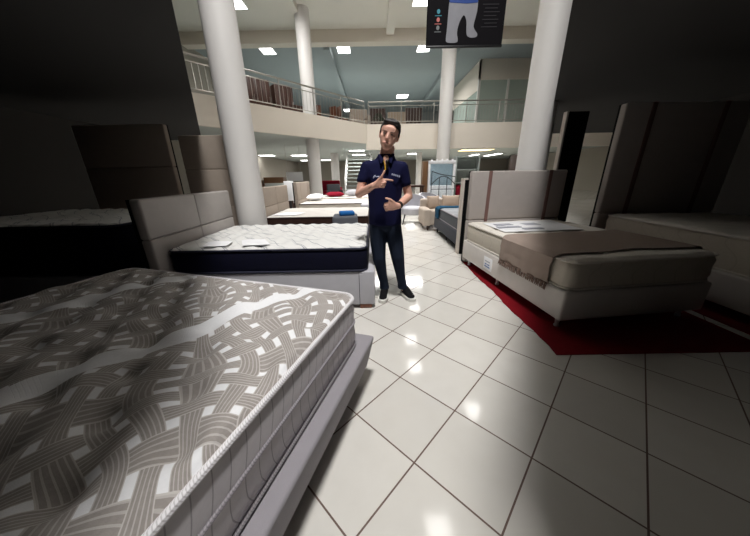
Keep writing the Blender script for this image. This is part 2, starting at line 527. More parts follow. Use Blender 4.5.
# ceiling lights
def ceiling_light(loc, sx, sy, label, group, mt='lamp'):
    t = thing('ceiling_light', label, 'light', loc, 0, group)
    obj('frame', box((0, 0, -.02), (sx + .08, sy + .08, .04), .005), M['lamp_frame'], t)
    obj('diffuser', box((0, 0, -.045), (sx, sy, .02), .004), M[mt], t)
    return t
hl = [(-5.3, 13.2, 7.8, 'square lit panel high at left beside the column top'), (2.02, 13.2, 7.8, 'square lit ceiling panel left of the hanging banner'),
      (-5.35, 16.6, 7.5, 'lit ceiling panel above the dark wardrobes upstairs'), (-1.42, 16.6, 7.5, 'lit ceiling panel between the two hall columns'),
      (2.72, 16.6, 7.5, 'lit ceiling panel just under the hanging banner')]
for x, y, z, lab in hl: ceiling_light((x, y, z), .62, .85, lab, 'hall ceiling panels')
for x, y, z in ((1.9, 10.9, 7.8), (-1.9, 9.6, 7.8), (3.9, 8.2, 7.8), (-1.7, 6.2, 7.8), (1.6, 4.3, 7.8)):
    ceiling_light((x, y, z), .62, .85, 'square lit panel on the hall ceiling above the tiled aisle', 'hall ceiling panels overhead')
for x, y, lab in ((-2.2, 28.6, 'small lit panel upstairs above the beige armchair'), (2.5, 25.4, 'small lit panel upstairs above the dark cabinets'), (7.0, 25.6, 'small lit panel upstairs behind the glazed partition edge')):
    ceiling_light((x, y, 7.5 if y < 26 else 7.2), .9, .9, lab, 'upper floor lights')
for x, y, sx, sy, mt, lab in (
    (-8.3, 22.5, 1.0, .8, 'lamp', 'lit panel under the balcony right of the near column'), (-5.9, 23.0, 1.1, .8, 'lamp', 'lit panel under the balcony left of the middle column'),
    (-7.0, 30.0, 1.0, .8, 'lamp', 'farther lit panel under the balcony at left'), (-4.9, 30.0, 1.0, .8, 'lamp', 'farther lit panel under the balcony right of the middle column'),
    (-1.1, 19.6, 1.0, .5, 'lamp', 'nearer lit panel under the balcony left of the man'), (-1.15, 23.4, 1.0, .8, 'lamp', 'lit panel under the balcony beside the man\'s shoulder'),
    (3.3, 23.2, 1.0, .8, 'lamp', 'lit panel under the balcony right of the man'),
    (9.2, 26.5, .35, 2.6, 'lamp', 'long tube light under the balcony nearer the brown strap'), (10.9, 26.2, .35, 3.2, 'lamp', 'longest tube light under the balcony above the headboard'),
    (7.4, 20.8, 2.2, 1.2, 'warm_lamp', 'warm yellow lit panel under the balcony')):
    ceiling_light((x, y, 2.95), sx, sy, lab, 'lights under the balcony', mt)

# ---------------------------------------------------------------- BALCONY RAILINGS
def railing(label, a, b, z, nb, npost):
    a, b = Vector((a[0], a[1], z)), Vector((b[0], b[1], z))
    t = thing('balcony_railing', label, 'railing', (a.x, a.y, z), 0, 'balcony railings')
    d = b - a; L = d.length
    ln = lambda h0: [Vector((0, 0, h0)), d + Vector((0, 0, h0))]
    obj('handrail', tube(ln(1.02), .035, 8), M['steel'], t)
    obj('upper_rail', tube(ln(.84), .018, 6), M['steel'], t)
    obj('bottom_rail', tube(ln(.12), .018, 6), M['steel'], t)
    post = None
    for i in range(npost + 1):
        p = d * (i / npost)
        if post is None: post = obj('post', tube([(0, 0, 0), (0, 0, 1.0)], .024, 8), M['steel'], t)
        else:
            q = post.copy(); COL.objects.link(q); q.parent = t; q.location = p
    ba = None
    for i in range(nb):
        p = d * ((i + .5) / nb)
        if ba is None: ba = obj('baluster', tube([(0, 0, .12), (0, 0, .84)], .009, 6), M['steel'], t); ba.location = p
        else:
            q = ba.copy(); COL.objects.link(q); q.parent = t; q.location = p
railing('angled satin steel balcony railing at left with dark wardrobes behind', tuple(Vector((-5.62, 9.42))), (-.42, 15.42), 3.8, 44, 5)
railing('straight satin steel balcony railing above the man and glazed partition', (-.2, 15.48), (8.2, 15.48), 3.8, 56, 5)

# ---------------------------------------------------------------- UPSTAIRS FURNITURE
def wardrobe(label, loc, rz, W, D, H, n):
    t = thing('wardrobe', label, 'wardrobe', loc, rz, 'dark cabinets upstairs')
    obj('carcass', box((0, 0, H / 2), (W, D, H), .01), M['wood_dark'], t)
    for i in range(n):
        w = W / n
        dr = obj('door', box((-W / 2 + w * (i + .5), -D / 2 - .012, H / 2), (w - .02, .024, H - .1), .004), M['wood_dark'], t)
        obj('handle', tube([(-W / 2 + w * (i + .5) + w * .35, -D / 2 - .045, H * .42), (-W / 2 + w * (i + .5) + w * .35, -D / 2 - .045, H * .58)], .008, 6), M['steel'], dr)
    return t
ZU = 3.72
wardrobe('wide dark brown slatted wardrobe behind the angled railing, nearest the column', (-4.95, 13.2, ZU), .75, 1.0, .5, 1.5, 3)
wardrobe('dark brown wardrobe behind the angled railing, right of the wider one', (-4.1, 13.95, ZU), .75, .85, .5, 1.4, 3)
wardrobe('low dark cabinet at the right end of the two wardrobes', (-3.62, 14.45, ZU), .75, .5, .4, .75, 1)
wardrobe('dark cabinet upstairs directly above the man, left of the armchair', (.35, 20.2, ZU), 0, 1.05, .5, 1.75, 4)
wardrobe('dark cabinet upstairs above the man, right of the armchair', (2.75, 20.2, ZU), 0, 1.05, .5, 1.75, 4)
wardrobe('dark cabinet upstairs beside the glazed partition', (5.1, 20.0, ZU), 0, .5, .5, 1.5, 1)

def wood_chair(label, loc, rz):
    t = thing('wooden_chair', label, 'chair', loc, rz, 'wooden chairs upstairs')
    obj('seat', box((0, 0, .45), (.45, .45, .05), .01), M['wood_red'], t)
    for sx in (-1, 1):
        for sy in (-1, 1):
            obj('leg', box((sx * .19, sy * .19, .215), (.045, .045, .43)), M['wood_red'], t)
    obj('backrest', box((0, .2, .78), (.44, .03, .5), .008, rot=None), M['wood_red'], t)
    return t
c0 = wood_chair('reddish wooden chair upstairs nearest the hall column', (-2.75, 15.35, ZU), .5)
dup(c0, (-2.2, 15.75, ZU), -.6, 'reddish wooden chair upstairs, second from the hall column')
dup(c0, (-1.62, 16.1, ZU), 2.2, 'reddish wooden chair upstairs turned away, third from the hall column')

def armchair(label, loc, rz, m, s=1.0):
    t = thing('armchair', label, 'armchair', loc, rz)
    obj('seat', box((0, -.05, .32 * s), (.62 * s, .62 * s, .24 * s), .05, 3), m, t)
    obj('backrest', box((0, .3 * s, .55 * s), (.78 * s, .16 * s, .78 * s), .06, 3), m, t)
    for sx in (-1, 1):
        obj('armrest', box((sx * .36 * s, -.02, .4 * s), (.12 * s, .66 * s, .42 * s), .04, 3), m, t)
        for sy in (-1, 1): obj('leg', lathe([(.016, 0), (.024, .2 * s + .01)], (sx * .28 * s, sy * .25 * s, 0), 10), M['wood_dark'], t)
    return t
armchair('beige armchair upstairs between the two dark cabinets', (1.55, 19.6, ZU), PI, M['cushion'], 1.45)
armchair('tan armchair upstairs at the corner of the two railings', (-.75, 17.4, ZU), .2, M['tan'], 1.35)
t = thing('round_table', 'dark low round table upstairs left of the corner armchair', 'table', (-1.95, 17.9, ZU))
obj('table_top', lathe([(.5, .55), (.5, .6)], n=28), M['wood_dark'], t); obj('pedestal', lathe([(.28, 0), (.06, .06), (.06, .55)], n=20), M['wood_dark'], t)
t = thing('potted_shrub', 'dark leafy potted plant upstairs right of the corner armchair', 'plant', (.35, 17.4, ZU))
obj('pot', lathe([(.16, 0), (.22, .35)], n=20), M['wood_dark'], t)
bm = bmesh.new()
for i in range(90):
    a, e = random.random() * 2 * PI, random.random() * 1.3 - .1
    c = Vector((.28 * math.cos(a) * math.cos(e), .28 * math.sin(a) * math.cos(e), .62 + .32 * math.sin(e)))
    u = Vector((random.uniform(-1, 1), random.uniform(-1, 1), random.uniform(-1, 1))).normalized() * .09; w = u.cross(Vector((.3, .5, 1))).normalized() * .04
    bm.faces.new([bm.verts.new(c - u), bm.verts.new(c + w), bm.verts.new(c + u), bm.verts.new(c - w)])
add_tube(bm, [(0, 0, .3), (0, 0, .7)], .02)
obj('foliage', bm, mat('dark leaves', srgb(50, 58, 40), .6), t, smooth=False)

# glazed office upstairs
t = thing('glazed_partition', 'grey green glazed partition with white mullions upstairs at right', 'partition', (6.25, 18.2, ZU))
bm = box2(0, 6, 0, .1, 2.75, 3.78); add_box(bm, (.05, 3.2, 3.0), (.1, 6.4, 1.5)); obj('white_panel', bm, M['cream_wall'], t, False)
for x in (0.05, 1.75, 3.45, 5.2): obj('mullion', box((x, .0, 1.4), (.12, .14, 2.75)), M['white_wall'], t, False)
for x0, x1 in ((.11, 1.69), (1.81, 3.39), (3.51, 5.14)): obj('glass_pane', box2(x0, x1, .03, .06, 0, 2.75), M['green_glass'], t, False)
obj('glass_pane', box2(.03, .06, .12, 6.4, 0, 2.25), M['green_glass'], t, False)

# ---------------------------------------------------------------- HANGING BANNER
t = thing('hanging_banner', 'black printed banner hanging from the ceiling with grey legs picture', 'banner', (1.43, 5.0, 3.17), 0)
W2, HB = .585, 2.0
obj('panel', box((0, 0, HB / 2), (W2 * 2, .02, HB), .003), M['banner'], t, False)
obj('bottom_bar', box((0, 0, -.008), (W2 * 2 + .01, .03, .03), .005), M['black_metal'], t)
def flat(pts, y=-.0125, th=.003):
    bm = bmesh.new()
    a = [bm.verts.new((x, y, z)) for x, z in pts]; b = [bm.verts.new((x, y - th, z)) for x, z in pts]
    bm.faces.new(a); bm.faces.new(b[::-1])
    for i in range(len(pts)): bm.faces.new((a[i], a[(i + 1) % len(pts)], b[(i + 1) % len(pts)], b[i]))
    return bm
def smooth_poly(p, it=2):
    for _ in range(it):
        q = []
        for i in range(len(p)):
            a, b = p[i], p[(i + 1) % len(p)]
            q += [(a[0] * .75 + b[0] * .25, a[1] * .75 + b[1] * .25), (a[0] * .25 + b[0] * .75, a[1] * .25 + b[1] * .75)]
        p = q
    return p
legs2 = [(-.26, .60), (-.27, .40), (-.275, .2), (-.285, .10), (-.28, .045), (-.20, .035), (-.10, .04), (-.10, .09), (-.125, .16), (-.10, .28), (-.05, .37), (-.02, .375), (.015, .30), (.02, .2), (.03, .12), (.10, .095),
         (.19, .105), (.195, .15), (.14, .2), (.12, .25), (.145, .34), (.165, .45), (.16, .60)]
fg = obj('printed_figure', flat(smooth_poly(legs2)), M['banner_grey'], t, False)
obj('printed_trousers', flat([(-.262, .54), (-.255, .525), (.0, .51), (.158, .52), (.168, .9), (-.26, .9)], -.016), M['banner_blue'], fg, False)
for z, m in ((.424, 'dot_teal'), (.325, 'dot_red'), (.228, 'dot_grey')):
    bm = flat([(-.415 + .024 * math.cos(k * PI / 8), z + .028 * math.sin(k * PI / 8)) for k in range(16)])
    dt = obj('printed_icon', bm, M[m], t, False)
    obj('printed_line', box((-.415, -.0125, z - .05), (.10, .003, .009)), M[m], dt, False)
for i in range(7): obj('printed_line', box((.36 + (i % 3) * .01, -.0125, .5 - i * .045), (.24 - (i % 2) * .05, .003, .008)), mat('dim print', srgb(48, 46, 50), .5), t, False)
for x in (-.5, .5): obj('cable', tube([(x, 0, HB), (x, 0, 7.8 - 3.17 - .001)], .006, 6), M['steel'], t)

# ---------------------------------------------------------------- FOREGROUND PATTERNED BED
ang = -math.radians(17.46)
Xa, Ya = Vector((math.cos(ang), math.sin(ang))), Vector((-math.sin(ang), math.cos(ang)))
Wm, Lm = 1.93, 2.03
cor = Vector((-.115, 1.435))
cen = cor - Xa * Wm / 2 - Ya * Lm / 2
def tufts(x, y):
    P = .29
    h = 0
    for (ox, oy) in ((0, 0), (.5, .5)):
        u = x / P + ox; v = y / (P * 1.1) + oy
        du = u - round(u); dv = v - round(v)
        h -= .034 * math.exp(-(du * du + dv * dv) / .022)
    return h + .011 * math.sin(x * 21 + math.sin(y * 8)) * math.sin(y * 19 + .5) + .004
bed_base('bed_base', 'grey suede box bed base under the patterned mattress in the foreground', (cen.x, cen.y, 0), ang, Wm + .17, Lm + .17, .09, .315, M['grey_suede'], M['black'], 'block', .018, flare=.045,
         legs=[(sx * .75, sy * .8) for sx in (1, -1) for sy in (1, -1)])
mattress('mattress', 'large mattress with interlaced grey and white pattern in the foreground', (cen.x, cen.y, .315), ang, Wm, Lm, .335, M['woven'], M['mauve_border'], M['braid'], tufts, 150, 160, True, .06, M['grey_braid'])

# ---------------------------------------------------------------- NAVY SIDED BED
def puff(P, a):
    return lambda x, y: a * (abs(math.sin(PI * (x * .8 + y * .6) / P)) ** .6 + .7 * abs(math.sin(PI * (x * .5 - y * .9) / (P * 1.2))) ** .6) - a
def edge_puff(x, y): return puff(.22, .007)(x, y) + .006 * math.cos(x * 2 * PI / .16)
bed_base('bed_base', 'light grey leatherette bed base under the navy sided mattress', (-1.0, 3.15, 0), .0, 1.99, 1.38, .045, .405, M['light_grey'], M['wood_red'], 'block', .012,
         legs=[(.9, -.64), (.9, .64), (-.9, -.64), (-.9, .64)], seam=[((.84, -.688, .225), (.006, .006, .35))])
mattress('mattress', 'white quilted mattress with navy side beside the man', (-1.04, 3.14, .405), 0, 1.92, 1.36, .255, M['white_quilt'], M['navy_border'], M['navy_pipe'], edge_puff, 110, 80)
headboard('headboard', 'stone grey padded headboard at the head of the navy sided mattress', (-2.08, 3.1, 0), PI / 2, 1.5, 1.14, .12, M['stone'], (.78,), (0,))
# leaflets lying on it
def sheet(label, pts, z, cat='leaflet', m=None, name='paper_leaflet'):
    bm = bmesh.new(); n = 6; th = .003
    P = [Vector((x, y)) for x, y in pts]; top, bot = [], []
    for i in range(n + 1):
        for j in range(n + 1):
            u, v = i / n, j / n
            p = (P[0] * (1 - u) + P[1] * u) * (1 - v) + (P[3] * (1 - u) + P[2] * u) * v
            h = z + .01 * math.sin(u * 3.1) * math.sin(v * 2.6) + .002 * math.sin(9 * u + 5 * v)
            top.append(bm.verts.new((p.x, p.y, h + th))); bot.append(bm.verts.new((p.x, p.y, h)))
    ix = lambda i, j: i * (n + 1) + j
    for i in range(n):
        for j in range(n):
            bm.faces.new((top[ix(i, j)], top[ix(i + 1, j)], top[ix(i + 1, j + 1)], top[ix(i, j + 1)]))
            bm.faces.new((bot[ix(i, j)], bot[ix(i, j + 1)], bot[ix(i + 1, j + 1)], bot[ix(i + 1, j)]))
    for k in range(n):
        for q in ((ix(k, 0), ix(k + 1, 0)), (ix(k, n), ix(k + 1, n)), (ix(0, k), ix(0, k + 1)), (ix(n, k), ix(n, k + 1))):
            bm.faces.new((top[q[0]], top[q[1]], bot[q[1]], bot[q[0]]))
    return tag(obj(name, bm, m or M['paper']), label, cat)
sheet('white paper leaflet at the near edge of the navy sided mattress, right one', [(-1.28, 2.50), (-1.02, 2.53), (-1.16, 2.76), (-1.40, 2.74)], .678)
sheet('white paper leaflet on the navy sided mattress nearest the headboard', [(-1.66, 2.49), (-1.44, 2.50), (-1.47, 2.70), (-1.72, 2.68)], .678)

# ---------------------------------------------------------------- BROWN SIDED BED and those behind it
bed_base('bed_base', 'dark brown bed base behind the navy sided bed', (-1.05, 5.55, 0), 0, 1.9, 1.42, .08, .33, M['brown_border'], M['wood_dark'], 'peg')
mattress('mattress', 'white topped mattress with dark brown side behind the navy one', (-1.05, 5.55, .33), 0, 1.88, 1.40, .29, M['plain_quilt'], M['brown_border'], M['brown_pipe'], puff(.3, .008), 50, 40)
headboard('headboard', 'tan padded headboard with a seam right of the near column', (-2.07, 5.68, 0), PI / 2, 1.56, 1.13, .12, M['tan'], (.42, .78), (0,))
sheet('white plastic sheet lying on the brown sided mattress', [(-1.9, 4.98), (-1.45, 4.95), (-1.35, 5.3), (-1.8, 5.35)], .632)
t = thing('ottoman', 'grey upholstered ottoman between navy and brown sided beds', 'ottoman', (-.47, 4.36, 0), .08)
obj('body', box((0, 0, .385), (.40, .4, .64), .04, 3), M['slate'], t)
for sx in (-1, 1):
    for sy in (-1, 1): obj('leg', lathe([(.018, 0), (.024, .07)], (sx * .14, sy * .14, 0), 10), M['wood_dark'], t)
bm = box((0, 0, .03), (.24, .2, .06), .02, 3); 
tag(obj('folded_cloth', bm, M['blue_cloth'], None, True, (-.44, 4.33, .706), (0, 0, .2)), 'bright blue folded cloth on the grey ottoman', 'cloth')
t = thing('stool', 'small grey padded stool beside the man, at brown bed foot', 'stool', (-.15, 6.6, 0))
obj('seat', box((0, 0, .58), (.34, .34, .16), .04, 3), M['light_grey'], t)
for sx in (-1, 1):
    for sy in (-1, 1): obj('leg', lathe([(.014, 0), (.02, .51)], (sx * .12, sy * .12, 0), 10), M['chrome'], t)

bed_base('bed_base', 'white base of the third mattress from the camera in left row', (-1.05, 7.85, 0), 0, 1.9, 1.4, .08, .33, M['offwhite_base'], M['chrome'])
mattress('mattress', 'plain white mattress behind the brown sided one', (-1.05, 7.85, .33), 0, 1.88, 1.38, .30, M['plain_quilt'], M['beige_border'], M['brown_pipe'], puff(.3, .008), 40, 30)
headboard('headboard', 'tan headboard farther back beside the middle hall column', (-2.07, 8.0, 0), PI / 2, 1.45, 1.16, .12, M['tan'], (.7,), (-.4, .4))
bed_base('bed_base', 'white base of the farthest mattress in left row', (-1.05, 9.75, 0), 0, 1.9, 1.4, .08, .33, M['offwhite_base'], M['chrome'])
mattress('mattress', 'farthest white mattress in the left row with pillow and red cushion', (-1.05, 9.75, .33), 0, 1.88, 1.38, .30, M['plain_quilt'], M['beige_border'], M['cream_pipe'], puff(.3, .008), 40, 30)
def pillow(label, loc, w, l, t_, m, rot=(0, 0, 0), name='pillow', cat='pillow', group=None):
    return tag(obj(name, pillow_bm(w, l, t_), m, None, True, loc, rot), label, cat, group)
pillow('white pillow lying on the left end of the third mattress', (-1.72, 8.1, .735), .42, .62, .17, M['paper'])
pillow('dark red cushion on the farthest mattress in left row', (-1.35, 9.5, .715), .62, .5, .16, M['red_cloth'], (0, 0, .3), 'cushion', 'cushion')
t = thing('plastic_bag', 'pale plastic bag holding a pillow on the farthest mattress beside the red cushion', 'bag', (-.72, 9.6, .63))
obj('wrapped_pillow', pillow_bm(.5, .4, .22), M['light_grey'], t, True, (0, 0, .118))

# left background clutter
def cabinet(label, loc, rz, W, D, H, m, front=None):
    t = thing('cabinet', label, 'cabinet', loc, rz)
    obj('body', box((0, 0, H / 2), (W, D, H), .008), m, t)
    f = obj('door', box((0, -D / 2 - .01, H * .42), (W - .06, .02, H * .78), .004), front or m, t)
    obj('handle', tube([(W * .3, -D / 2 - .03, H * .45), (W * .3, -D / 2 - .03, H * .6)], .008, 6), M['chrome'], f)
    return t
cabinet('brown cabinet with grey door far behind tan headboard, left of two', (-5.5, 12.6, 0), 0, 1.0, .4, 1.18, M['wood_mid'], M['grey_panel'])
cabinet('brown topped cabinet with pale door far behind tan headboard, right of two', (-4.5, 13.0 - .2, 0), 0, .0 + .9, .4, 1.3, M['wood_mid'], M['lower_ceiling'])
cabinet('dark brown cabinet in the gap between the two tan headboards', (-2.95, 9.7, 0), 0, .55, .4, .98, M['wood_dark'])
t = thing('display_panel', 'white upright panel in the gap between the two tan headboards', 'panel', (-2.75, 9.0, 0), .1)
obj('board', box((0, 0, .87), (.3, .03, .62), .004), M['paper'], t)
obj('stand', box((0, .03, .29), (.06, .03, .58)), M['black_metal'], t); obj('foot', box((0, .02, .015), (.36, .3, .03), .004), M['black_metal'], t)
t = thing('hanging_sign', 'white sign hanging under the balcony left of the middle column', 'sign', (-4.15, 14.8, 1.12))
obj('board', box((0, 0, .2), (.85, .03, .45), .004), M['paper'], t)
for x in (-.35, .35): obj('cable', tube([(x, 0, .42), (x, 0, 1.77)], .006, 6), M['steel'], t)
cabinet('small brown cabinet below the white hanging sign', (-4.2, 16.4, 0), 0, .65, .4, .98, M['wood_dark'], M['wood_mid'])
t = thing('sofa', 'dark red sofa far away right of the middle column', 'sofa', (-2.9, 17.5, 0))
obj('seat', box((0, -.1, .3), (1.5, .8, .3), .06, 3), M['red_cloth'], t); obj('backrest', box((0, .3, .6), (1.5, .25, .9), .08, 3), M['red_cloth'], t)
for sx in (-1, 1): obj('armrest', box((sx * .78, -.05, .4), (.2, .9, .5), .06, 3), M['red_cloth'], t)
for sx in (-1, 1):
    for sy in (-1, 1): obj('leg', lathe([(.025, 0), (.03, .16)], (sx * .65, sy * .35 - .05, 0), 10), M['wood_dark'], t)
armchair('slate armchair far away in front of the red sofa', (-2.1, 15.0, 0), .4, M['slate'], .95)
# staircase
t = thing('staircase', 'pale staircase with open treads under the balcony left of the man', 'staircase', (-1.75, 18.2, 0))
for i in range(11): obj('tread', box((.75, .28 * i, .16 + .25 * i), (1.7, .3, .07), .005), M['grey_panel'], t, False)
for x in (-.12, 1.62): obj('stringer', tube([(x, -.2, 0), (x, .28 * 10.2, .16 + .25 * 10.2)], .06, 8), M['lamp_frame'], t)
for x in (-.12, 1.62): obj('handrail', tube([(x, -.1, 0), (x, -.1, 1.0), (x, 2.6, 2.9)], .03, 8), M['lamp_frame'], t)
t = thing('coat_rack', 'black metal rack behind grey headboard at the left column', 'rack', (-3.05, 5.75, 0))
for x in (-.3, .3): obj('post', tube([(x, 0, .02), (x, 0, 1.62)], .02, 8), M['black_metal'], t); obj('foot', box((x, 0, .01), (.05, .5, .02)), M['black_metal'], t)
obj('bar', tube([(-.3, 0, 1.6), (.3, 0, 1.6)], .018, 8), M['black_metal'], t)
obj('mirror_panel', box((0, .0, 1.1), (.5, .02, .85), .004), M['charcoal'], t)

# ---------------------------------------------------------------- RIGHT SIDE: STRAPPED HEADBOARD BED ON RED RUG
bm = bmesh.new(); n = 40
pts = []
for i in range(n + 1): pts.append((1.362 + .004 * math.sin(i * 1.7) + .008 * math.sin(i * .4), 3.96 - 2.3 * i / n))
pts += [(3.0, 1.66), (3.0, 3.96)]
tag(obj('red_rug', prism(pts, 0, .006), M['red_rug'], None, False), 'red rug under the bed with the strapped headboard', 'rug')
bb = bed_base('bed_base', 'off-white leatherette bed base with chrome legs on red rug', (2.13, 2.9, .006), 0, 1.40, 1.92, .105, .375, M['offwhite_base'], M['chrome'], 'peg', .022,
              legs=[(-.62, .86), (-.62, .10), (-.62, -.86), (.62, .86), (.62, .1), (.62, -.86)])
lb = obj('label_card', box((-.703, .225, .235), (.006, .19, .155), .002), M['paper'], bb)
lb['label'] = 'white label card with faint blue print'
for y0, w, z in ((.225, .11, .262), (.26, .04, .225), (.20, .05, .225), (.225, .12, .195)): obj('printed_line', box((-.707, y0, z), (.002, w, .012)), M['blue_ink'] if z < .26 else M['print'], lb, False)
mattress('mattress', 'cream mattress with strapped headboard, a taupe throw across it', (2.14, 2.9, .381), 0, 1.38, 1.88, .26, M['beige_quilt'], M['beige_border'], M['cream_pipe'], puff(.26, .009), 60, 70)
headboard('headboard', 'grey beige headboard with a brown strap behind the cream mattress', (2.20, 3.93, 0), 0, 1.44, 1.335, .12, M['grey_beige'], (.66,), (), straps=((-.455, .05), (.455, .05)))
cs = sheet('white printed cover sheet spread on the cream mattress before headboard', [(1.52, 3.02), (2.5, 2.98), (2.6, 3.66), (1.58, 3.62)], .655, 'sheet', name='cover_sheet')
for (x, y, w, l) in ((1.75, 3.42, .22, .10), (1.72, 3.25, .3, .08), (2.1, 3.38, .2, .14), (1.95, 3.12, .25, .07)):
    obj('print_patch', box((x, y, .6675), (w, l, .005), rot=None), M['print'], cs, False)
# throw: draped cloth across the mattress and down its left side
def drape(y0, y1, xl, xr, zt, zb, off=.004):
    path = [(xl - .012, zb)] + [(xl - .016 - .004 * math.sin(k * 2), zb + (zt - .03 - zb) * k / 6) for k in range(1, 7)] + [(xl + .012, zt - .004), (xl + .04, zt + off)]
    path += [(xl + .04 + (xr - xl - .08) * k / 14, zt + off + .004 * math.sin(k)) for k in range(1, 15)]
    path += [(xr - .012, zt - .004), (xr + .016, zt - .04), (xr + .016, zb)]
    bm = bmesh.new(); ny = 30; rows = []
    for s, th in ((0, 0), (1, .008)):
        g = []
        for j in range(ny + 1):
            v = j / ny
            row = []
            for i, (x, z) in enumerate(path):
                hang = 1 if i < 8 else 0
                xx = x + hang * .006 * math.sin(v * 26 + i * .3) * (1 - i / 8)
                px, pz = path[max(0, i - 1)], path[min(len(path) - 1, i + 1)]
                nx, nz = -(pz[1] - px[1]), (pz[0] - px[0]); l = math.hypot(nx, nz) or 1
                zz = z + (.0 if not hang else -.0) + (.012 * math.sin(v * 9 + 1) if i == 0 else 0)
                yy = y0 + (y1 - y0) * v + .02 * math.sin(i * .5) * (1 - v)
                row.append(bm.verts.new((xx + nx / l * th, yy, zz + nz / l * th)))
            g.append(row)
        rows.append(g)
    for s in (0, 1):
        g = rows[s]
        for j in range(ny):
            for i in range(len(path) - 1): bm.faces.new((g[j][i], g[j + 1][i], g[j + 1][i + 1], g[j][i + 1]))
    A, B = rows; m = len(path) - 1
    for j in range(ny):
        for i in (0, m): bm.faces.new((A[j][i], A[j + 1][i], B[j + 1][i], B[j][i]))
    for i in range(m):
        for j in (0, ny): bm.faces.new((A[j][i], A[j][i + 1], B[j][i + 1], B[j][i]))
    return bm
t = thing('throw_blanket', 'taupe woven throw with dark fringe draped over the cream mattress', 'throw', (0, 0, 0))
obj('cloth', drape(2.12, 2.88, 1.432, 2.84, .648, .385), M['taupe'], t)
bm = bmesh.new()
for k in range(60):
    y = 2.13 + .74 * k / 59
    add_tube(bm, [(1.415, y, .392), (1.405, y + random.uniform(-.008, .008), .36), (1.403 + random.uniform(-.004, .004), y + random.uniform(-.012, .012), .325)], [.006, .006, .003], 5)
obj('fringe', bm, M['fringe'], t)

# the whole bed stands slightly turned on its rug
PV = Vector((1.43, 2.9, 0)); AR = math.radians(6.5)
for o in [bb, cs, t] + [o for o in S.objects if o.parent is None and str(o.get('label', '')).startswith(('cream mattress with strapped', 'grey beige headboard with a brown strap behind'))]:
    o.location = PV + Matrix.Rotation(AR, 3, 'Z') @ (o.location - PV); o.rotation_euler.z += AR
# grey bed behind, with black backed headboard, throw and cushions
t = headboard('headboard', 'black backed headboard with a pale edge left of strapped headboard', (2.06, 4.43, 0), PI, 1.24, 1.21, .10, M['charcoal'], (), (), back=M['black'])
for x in (-.632, .632): obj('edge_trim', box((x, -.005, .605), (.022, .14, 1.21), .003), M['pale_edge'], t)
obj('edge_trim', box((0, -.005, 1.222), (1.286, .14, .022), .003), M['pale_edge'], t)
bed_base('bed_base', 'charcoal bed base on dark legs behind the black headboard', (2.06, 5.42, 0), 0, 1.26, 1.82, .12, .36, M['charcoal'], M['black_metal'], 'taper', .015,
         legs=[(-.56, .82), (-.56, .0), (-.56, -.82), (.56, .82), (.56, 0), (.56, -.82)])
mattress('mattress', 'slate grey mattress with teal throw behind black backed headboard', (2.07, 5.42, .36), 0, 1.22, 1.78, .24, quilt_top_material('grey quilt', srgb(150, 152, 156), srgb(190, 192, 196)), M['grey_border'], M['grey_braid'], puff(.3, .008), 40, 40)
t = thing('throw_blanket', 'teal blue knitted throw over the far end of the grey bed', 'throw', (0, 0, 0))
obj('cloth', drape(5.86, 6.22, 1.435, 2.705, .605, .375), M['teal'], t)
t = thing('sofa', 'beige linen sofa at the far end of the grey bed', 'sofa', (2.27, 6.84, 0), 0)
obj('seat', box((0, 0, .30), (2.1, .8, .36), .05, 3), M['beige_sofa'], t)
obj('backrest', box((0, .34, .46), (2.1, .14, .50), .05, 3), M['beige_sofa'], t)
obj('armrest', box((-.98, -.02, .31), (.2, .78, .40), .04, 3), M['beige_sofa'], t)
for sx in (-1, 1):
    for sy in (-1, 1): obj('leg', lathe([(.02, 0), (.025, .13)], (sx * .95, sy * .33, 0), 10), M['wood_dark'], t)
for i, (x, z, w, rz, lab) in enumerate(((1.52, .635, .34, .2, 'tan cushion at the left end of the beige sofa'), (1.95, .64, .44, -.1, 'tan cushion second from the left on the beige sofa'), (2.52, .64, .56, .1, 'wide tan cushion on the beige sofa near black headboard'))):
    pillow(lab, (x, 6.90, z), w, .34, .15, M['cushion'], (math.radians(68), 0, rz), 'cushion', 'cushion', 'cushions on the beige sofa')

# pale chair behind the man
t = thing('tub_chair', 'off-white curved back chair with dark legs behind the man', 'chair', (1.08, 7.55, 0), -.15)
bm = bmesh.new(); prof = []
for s in range(2):
    pass
n = 22; R0, R1 = .36, .30; ring = []
for k in range(n + 1):
    a = math.radians(-25 + 230 * k / n)
    hgt = .20 + .18 * max(0, math.sin(a)) ** .7
    c, s_ = math.cos(a), math.sin(a)
    ring.append([bm.verts.new((R0 * c, R0 * s_, .26)), bm.verts.new((R0 * 1.06 * c, R0 * 1.06 * s_, .40 + hgt)), bm.verts.new((R1 * 1.06 * c, R1 * 1.06 * s_, .40 + hgt)), bm.verts.new((R1 * c, R1 * s_, .26))])
for A, B in zip(ring, ring[1:]):
    for k in range(4): bm.faces.new((A[k], A[(k + 1) % 4], B[(k + 1) % 4], B[k]))
bm.faces.new(ring[0]); bm.faces.new(ring[-1][::-1])
obj('curved_back', bm, M['light_grey'], t)
obj('seat', lathe([(.28, .26), (.295, .29), (.295, .42), (.26, .46)], n=28), M['light_grey'], t)
for sx in (-1, 1):
    for sy in (-1, 1): obj('leg', tube([(sx * .26, sy * .26, 0), (sx * .2, sy * .2, .27)], [.013, .02], 8), M['black_metal'], t)
dup(t, (1.75, 8.3, 0), .5, 'off-white curved back chair beyond the nearer one, beside sofa')
t = thing('side_table', 'dark brown table behind the off-white curved chair', 'table', (1.2, 9.2, 0))
obj('table_top', box((0, 0, .95), (.9, .5, .06), .008), M['wood_dark'], t)
for sx in (-1, 1):
    for sy in (-1, 1): obj('leg', box((sx * .40, sy * .2, .46), (.05, .05, .92)), M['wood_dark'], t)

